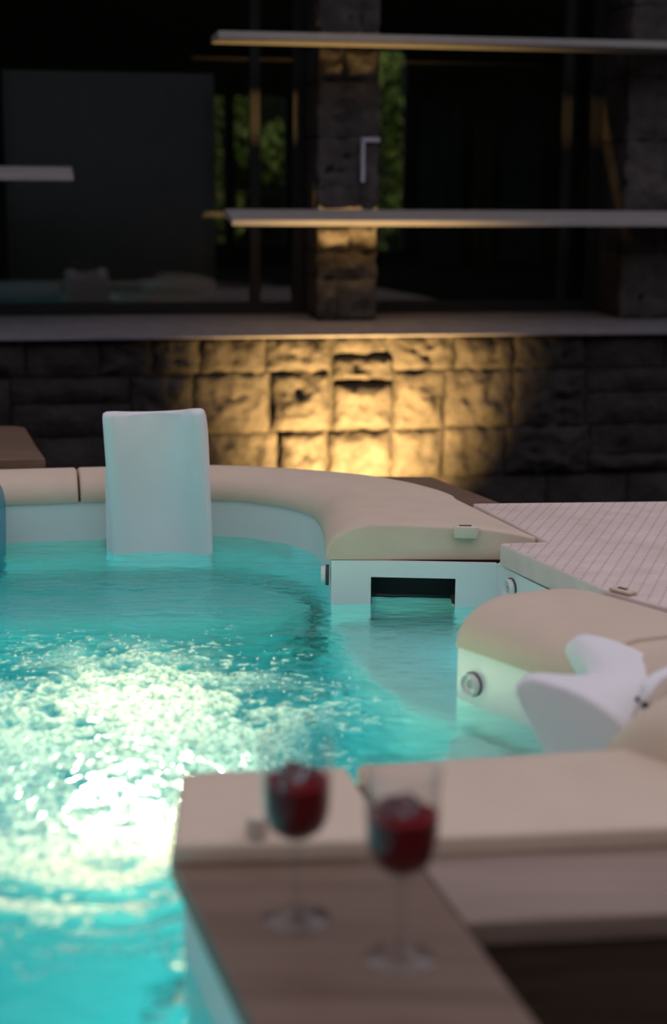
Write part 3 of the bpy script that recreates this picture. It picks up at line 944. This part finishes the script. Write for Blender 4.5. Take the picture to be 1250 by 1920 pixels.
# narrow white strip over the coping behind the right headrest
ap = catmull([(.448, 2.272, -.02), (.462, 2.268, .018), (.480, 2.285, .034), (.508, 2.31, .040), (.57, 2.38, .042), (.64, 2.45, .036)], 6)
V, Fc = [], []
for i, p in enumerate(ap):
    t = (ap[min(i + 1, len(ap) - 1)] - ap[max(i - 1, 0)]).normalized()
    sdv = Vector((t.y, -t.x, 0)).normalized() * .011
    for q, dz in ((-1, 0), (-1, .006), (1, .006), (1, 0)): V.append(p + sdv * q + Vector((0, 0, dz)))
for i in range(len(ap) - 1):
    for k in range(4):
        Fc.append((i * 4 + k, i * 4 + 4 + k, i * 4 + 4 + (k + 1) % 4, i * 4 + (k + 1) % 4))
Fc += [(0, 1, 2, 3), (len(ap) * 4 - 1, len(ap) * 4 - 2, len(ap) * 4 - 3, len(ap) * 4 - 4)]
strip = mk('white_strip', V, Fc, M['headrest'], None, smooth=False)
strip.parent = h2; strip.matrix_parent_inverse = Matrix.LocRotScale(h2.location, h2.rotation_euler, None).inverted()

# ------------------------------------------------------------------ WATER
def vnoise(x, y, seed):
    rs = np.random.RandomState(seed); T = rs.rand(256, 256).astype(np.float32)
    xi = np.floor(x).astype(int); yi = np.floor(y).astype(int)
    fx = x - xi; fy = y - yi
    fx = fx * fx * fx * (fx * (fx * 6 - 15) + 10); fy = fy * fy * fy * (fy * (fy * 6 - 15) + 10)
    a = T[xi % 256, yi % 256]; b = T[(xi + 1) % 256, yi % 256]; c = T[xi % 256, (yi + 1) % 256]; d = T[(xi + 1) % 256, (yi + 1) % 256]
    return (a * (1 - fx) + b * fx) * (1 - fy) + (c * (1 - fx) + d * fx) * fy - .5
gx = np.concatenate([np.arange(-1.97, -.95, .04), np.arange(-.95, .54, .005)])
gy = np.concatenate([np.arange(.88, 1.45, .04), np.arange(1.45, 3.3, .0048), np.arange(3.3, 4.26, .008)])
X, Y = np.meshgrid(gx, gy, indexing='ij')
# churned patch
ex = (X + .40) / .40; ey = (Y - 2.58) / .58
rr = np.sqrt(ex ** 2 + ey ** 2) + .35 * vnoise(X * 5, Y * 5, 1) + .25 * vnoise(X * 13, Y * 13, 2)
churn = np.clip((1.12 - rr) / .45, 0, 1); churn = churn * churn * (3 - 2 * churn)
near_ = np.clip((Y - 1.98) / .26, 0, 1); churn = churn * near_ * near_ * (3 - 2 * near_)
ang = X * 3.0 + 2.2 * vnoise(X * 3, Y * 3, 5)
h = .0016 * vnoise(X * 9, Y * 22, 11) * 2 + .0010 * vnoise(X * 22, Y * 48, 12) * 2 + .003 * vnoise(X * 3, Y * 7, 13) * 2
wave = np.sin((Y + .20 * vnoise(X * 3, Y * 3, 21) * 2 + .10 * X) * 2 * np.pi / .085)
zone = np.clip((2.36 - Y) / .2, 0, 1) * np.clip((Y - 1.84) / .12, 0, 1) * np.clip((1.75 - rr) / .5, 0, 1)
t1 = 1 - np.abs(vnoise(X * 13 + vnoise(X * 6, Y * 6, 31) * 2, Y * 17, 32) * 2)
t2 = 1 - np.abs(vnoise(X * 30, Y * 36, 33) * 2)
t3 = vnoise(X * 62, Y * 74, 34) * 2
t4 = vnoise(X * 100, Y * 120, 35) * 2
rip = np.clip((1.75 - rr) / .9, 0, 1)
h = h + churn * (.009 * (t1 - .5) + .009 * (t2 - .5) + .006 * t3 + .003 * t4) + rip * (.004 * (t1 - .5) + .002 * (t2 - .5) + .001 * t3) + .006 * wave * zone
fpat = .40 * t1 + .40 * t2 + .35 * (t3 * .5 + .5) + .30 * (t4 * .5 + .5) + .30 * vnoise(X * 7, Y * 9, 41) * 2
core = np.exp(-(((X + .36) / .36) ** 2 + ((Y - 2.50) / .46) ** 2))
foam = np.clip(churn * (.5 + .6 * core) * np.clip((fpat - .56 + .20 * core) / .30, 0, 1), 0, .95)
streak = np.clip((wave - .25) / .35, 0, 1) * zone * np.clip((t1 - .25) / .25, 0, 1)
foam = np.clip(np.maximum(foam, .95 * streak), 0, 1)
edge_ = np.clip((1.55 - rr) / .4, 0, 1)
foam = np.maximum(foam, np.clip((edge_ * (t2 * .45 + t3 * .35 + t4 * .35) - .50) / .2, 0, .8))
NX, NY = X.shape
# inside test
px = np.array([p[0] for p in pool]); py = np.array([p[1] for p in pool])
def inside(xx, yy):
    r = np.zeros(xx.shape, bool); j = len(px) - 1
    for i in range(len(px)):
        c = ((py[i] > yy) != (py[j] > yy)) & (xx < (px[j] - px[i]) * (yy - py[i]) / (py[j] - py[i] + 1e-12) + px[i])
        r ^= c; j = i
    return r
ins = inside(X, Y)
Vw = np.stack([X, Y, WZ + h], -1).reshape(-1, 3)
idx = np.arange(NX * NY).reshape(NX, NY)
anyin = ins[:-1, :-1] | ins[1:, :-1] | ins[:-1, 1:] | ins[1:, 1:]
# the skimmer mouth is flooded too
cxm = (X[:-1, :-1] + X[1:, 1:]) / 2; cym = (Y[:-1, :-1] + Y[1:, 1:]) / 2
anyin |= (cxm > .092) & (cxm < .276) & (cym > 3.52) & (cym < 3.64)
q = np.stack([idx[:-1, :-1], idx[1:, :-1], idx[1:, 1:], idx[:-1, 1:]], -1)[anyin]
used = np.unique(q); remap = -np.ones(NX * NY, int); remap[used] = np.arange(len(used))
me = bpy.data.meshes.new('pool_water')
me.vertices.add(len(used)); me.vertices.foreach_set('co', Vw[used].ravel())
qr = remap[q]
me.loops.add(qr.size); me.polygons.add(len(qr))
me.loops.foreach_set('vertex_index', qr.ravel())
me.polygons.foreach_set('loop_start', np.arange(0, qr.size, 4)); me.polygons.foreach_set('loop_total', np.full(len(qr), 4))
me.update(calc_edges=True); me.validate()
me.polygons.foreach_set('use_smooth', np.ones(len(me.polygons), bool))
at_ = me.attributes.new('foam', 'FLOAT', 'POINT'); at_.data.foreach_set('value', foam.reshape(-1)[used].astype(np.float32))
me.materials.append(M['water'])
wo = bpy.data.objects.new('pool_water', me); C.objects.link(wo)
tag(wo, 'churning clear teal water filling the spa tub', 'water', kind='stuff')
# drops and bubbles thrown up by the churn
ico = bmesh.new(); bmesh.ops.create_icosphere(ico, subdivisions=1, radius=1)
iv = [v.co.copy() for v in ico.verts]; ifc = [[v.index for v in f.verts] for f in ico.faces]; ico.free()
rs = random.Random(5)
V, Fc = [], []
cnt = 0
while cnt < 1500:
    x = rs.uniform(-.85, .05); y = rs.uniform(1.95, 3.25)
    i = min(NX - 1, int(np.searchsorted(gx, x))); j = min(NY - 1, int(np.searchsorted(gy, y)))
    if not ins[i, j]: continue
    pr_ = churn[i, j] * .5 + .5 * float(np.clip((1.45 - rr[i, j]) / .5, 0, 1))
    if rs.random() > pr_: continue
    rad = rs.choice((.0012, .0016, .0022, .003)) * rs.uniform(.8, 1.2)
    z = WZ + h[i, j] + rs.random() ** 3 * .02
    k = len(V)
    for c in iv: V.append((x + c.x * rad, y + c.y * rad, z + c.z * rad))
    Fc += [[k + a for a in f] for f in ifc]
    cnt += 1
fo_ = mk('foam_drops', V, Fc, M['foam'], smooth=True)
tag(fo_, 'bright white foam drops above the churning water', 'foam', kind='stuff')

# ------------------------------------------------------------------ GLASSES
def goblet(x, y, label, lvl, seed):
    z0 = -.060
    r = empty('wine_goblet', (x, y, z0)); tag(r, label, 'glass', 'goblets of red drink with ice')
    # foot, stem
    lathe('foot', [(0, 0), (.0395, 0), (.040, .0015), (.039, .003), (.025, .0055), (.012, .010), (.006, .017), (0, .018)], M['glass'], r, 48)
    lathe('stem', [(0, .017), (.0052, .017), (.0042, .03), (.0040, .06), (.0046, .078), (.0085, .086), (.0090, .092), (.006, .098), (0, .099)], M['glass'], r, 24)
    out = [(0, .0985), (.008, .099), (.019, .1035), (.030, .1125), (.0365, .126), (.0390, .142), (.0396, .165), (.0402, .19), (.0415, .221)]
    inn = [(d - .0013, z) for d, z in out[::-1] if d > .01] + [(.010, .1025), (0, .1015)]
    lathe('bowl', out + inn, M['glass'], r, 56)
    body = [(0, .1025), (.0095, .1035), (.0180, .1058), (.0286, .1142), (.0350, .127), (.0375, .142), (.0381, lvl), (0, lvl)]
    lathe('drink', body, M['drink'], r, 48)
    rn = random.Random(seed)
    for i in range(4):
        a = i * 1.6 + rn.random(); rad = (.014, .017, .015, .002)[i]
        s = rn.uniform(.0085, .0105)
        c = box('ice_cube', -s, s, -s, s, -s, s, M['ice'], None, bev=.003, seg=3)
        c.location = (x + rad * math.cos(a), y + rad * math.sin(a), z0 + lvl + (.003 if i < 3 else .010))
        c.rotation_euler = (rn.uniform(-.6, .6), rn.uniform(-.6, .6), rn.uniform(0, 3))
        tag(c, 'clear ice cube floating in the ' + ('left' if seed == 1 else 'right') + ' goblet', 'ice cube', 'ice cubes in the ' + ('left' if seed == 1 else 'right') + ' goblet')
    return r
goblet(-.039, 1.690, 'stemmed goblet of red drink with ice, further from the camera', .168, 1)
goblet(.076, 1.596, 'stemmed goblet of red drink with ice, nearer and fuller looking', .168, 2)
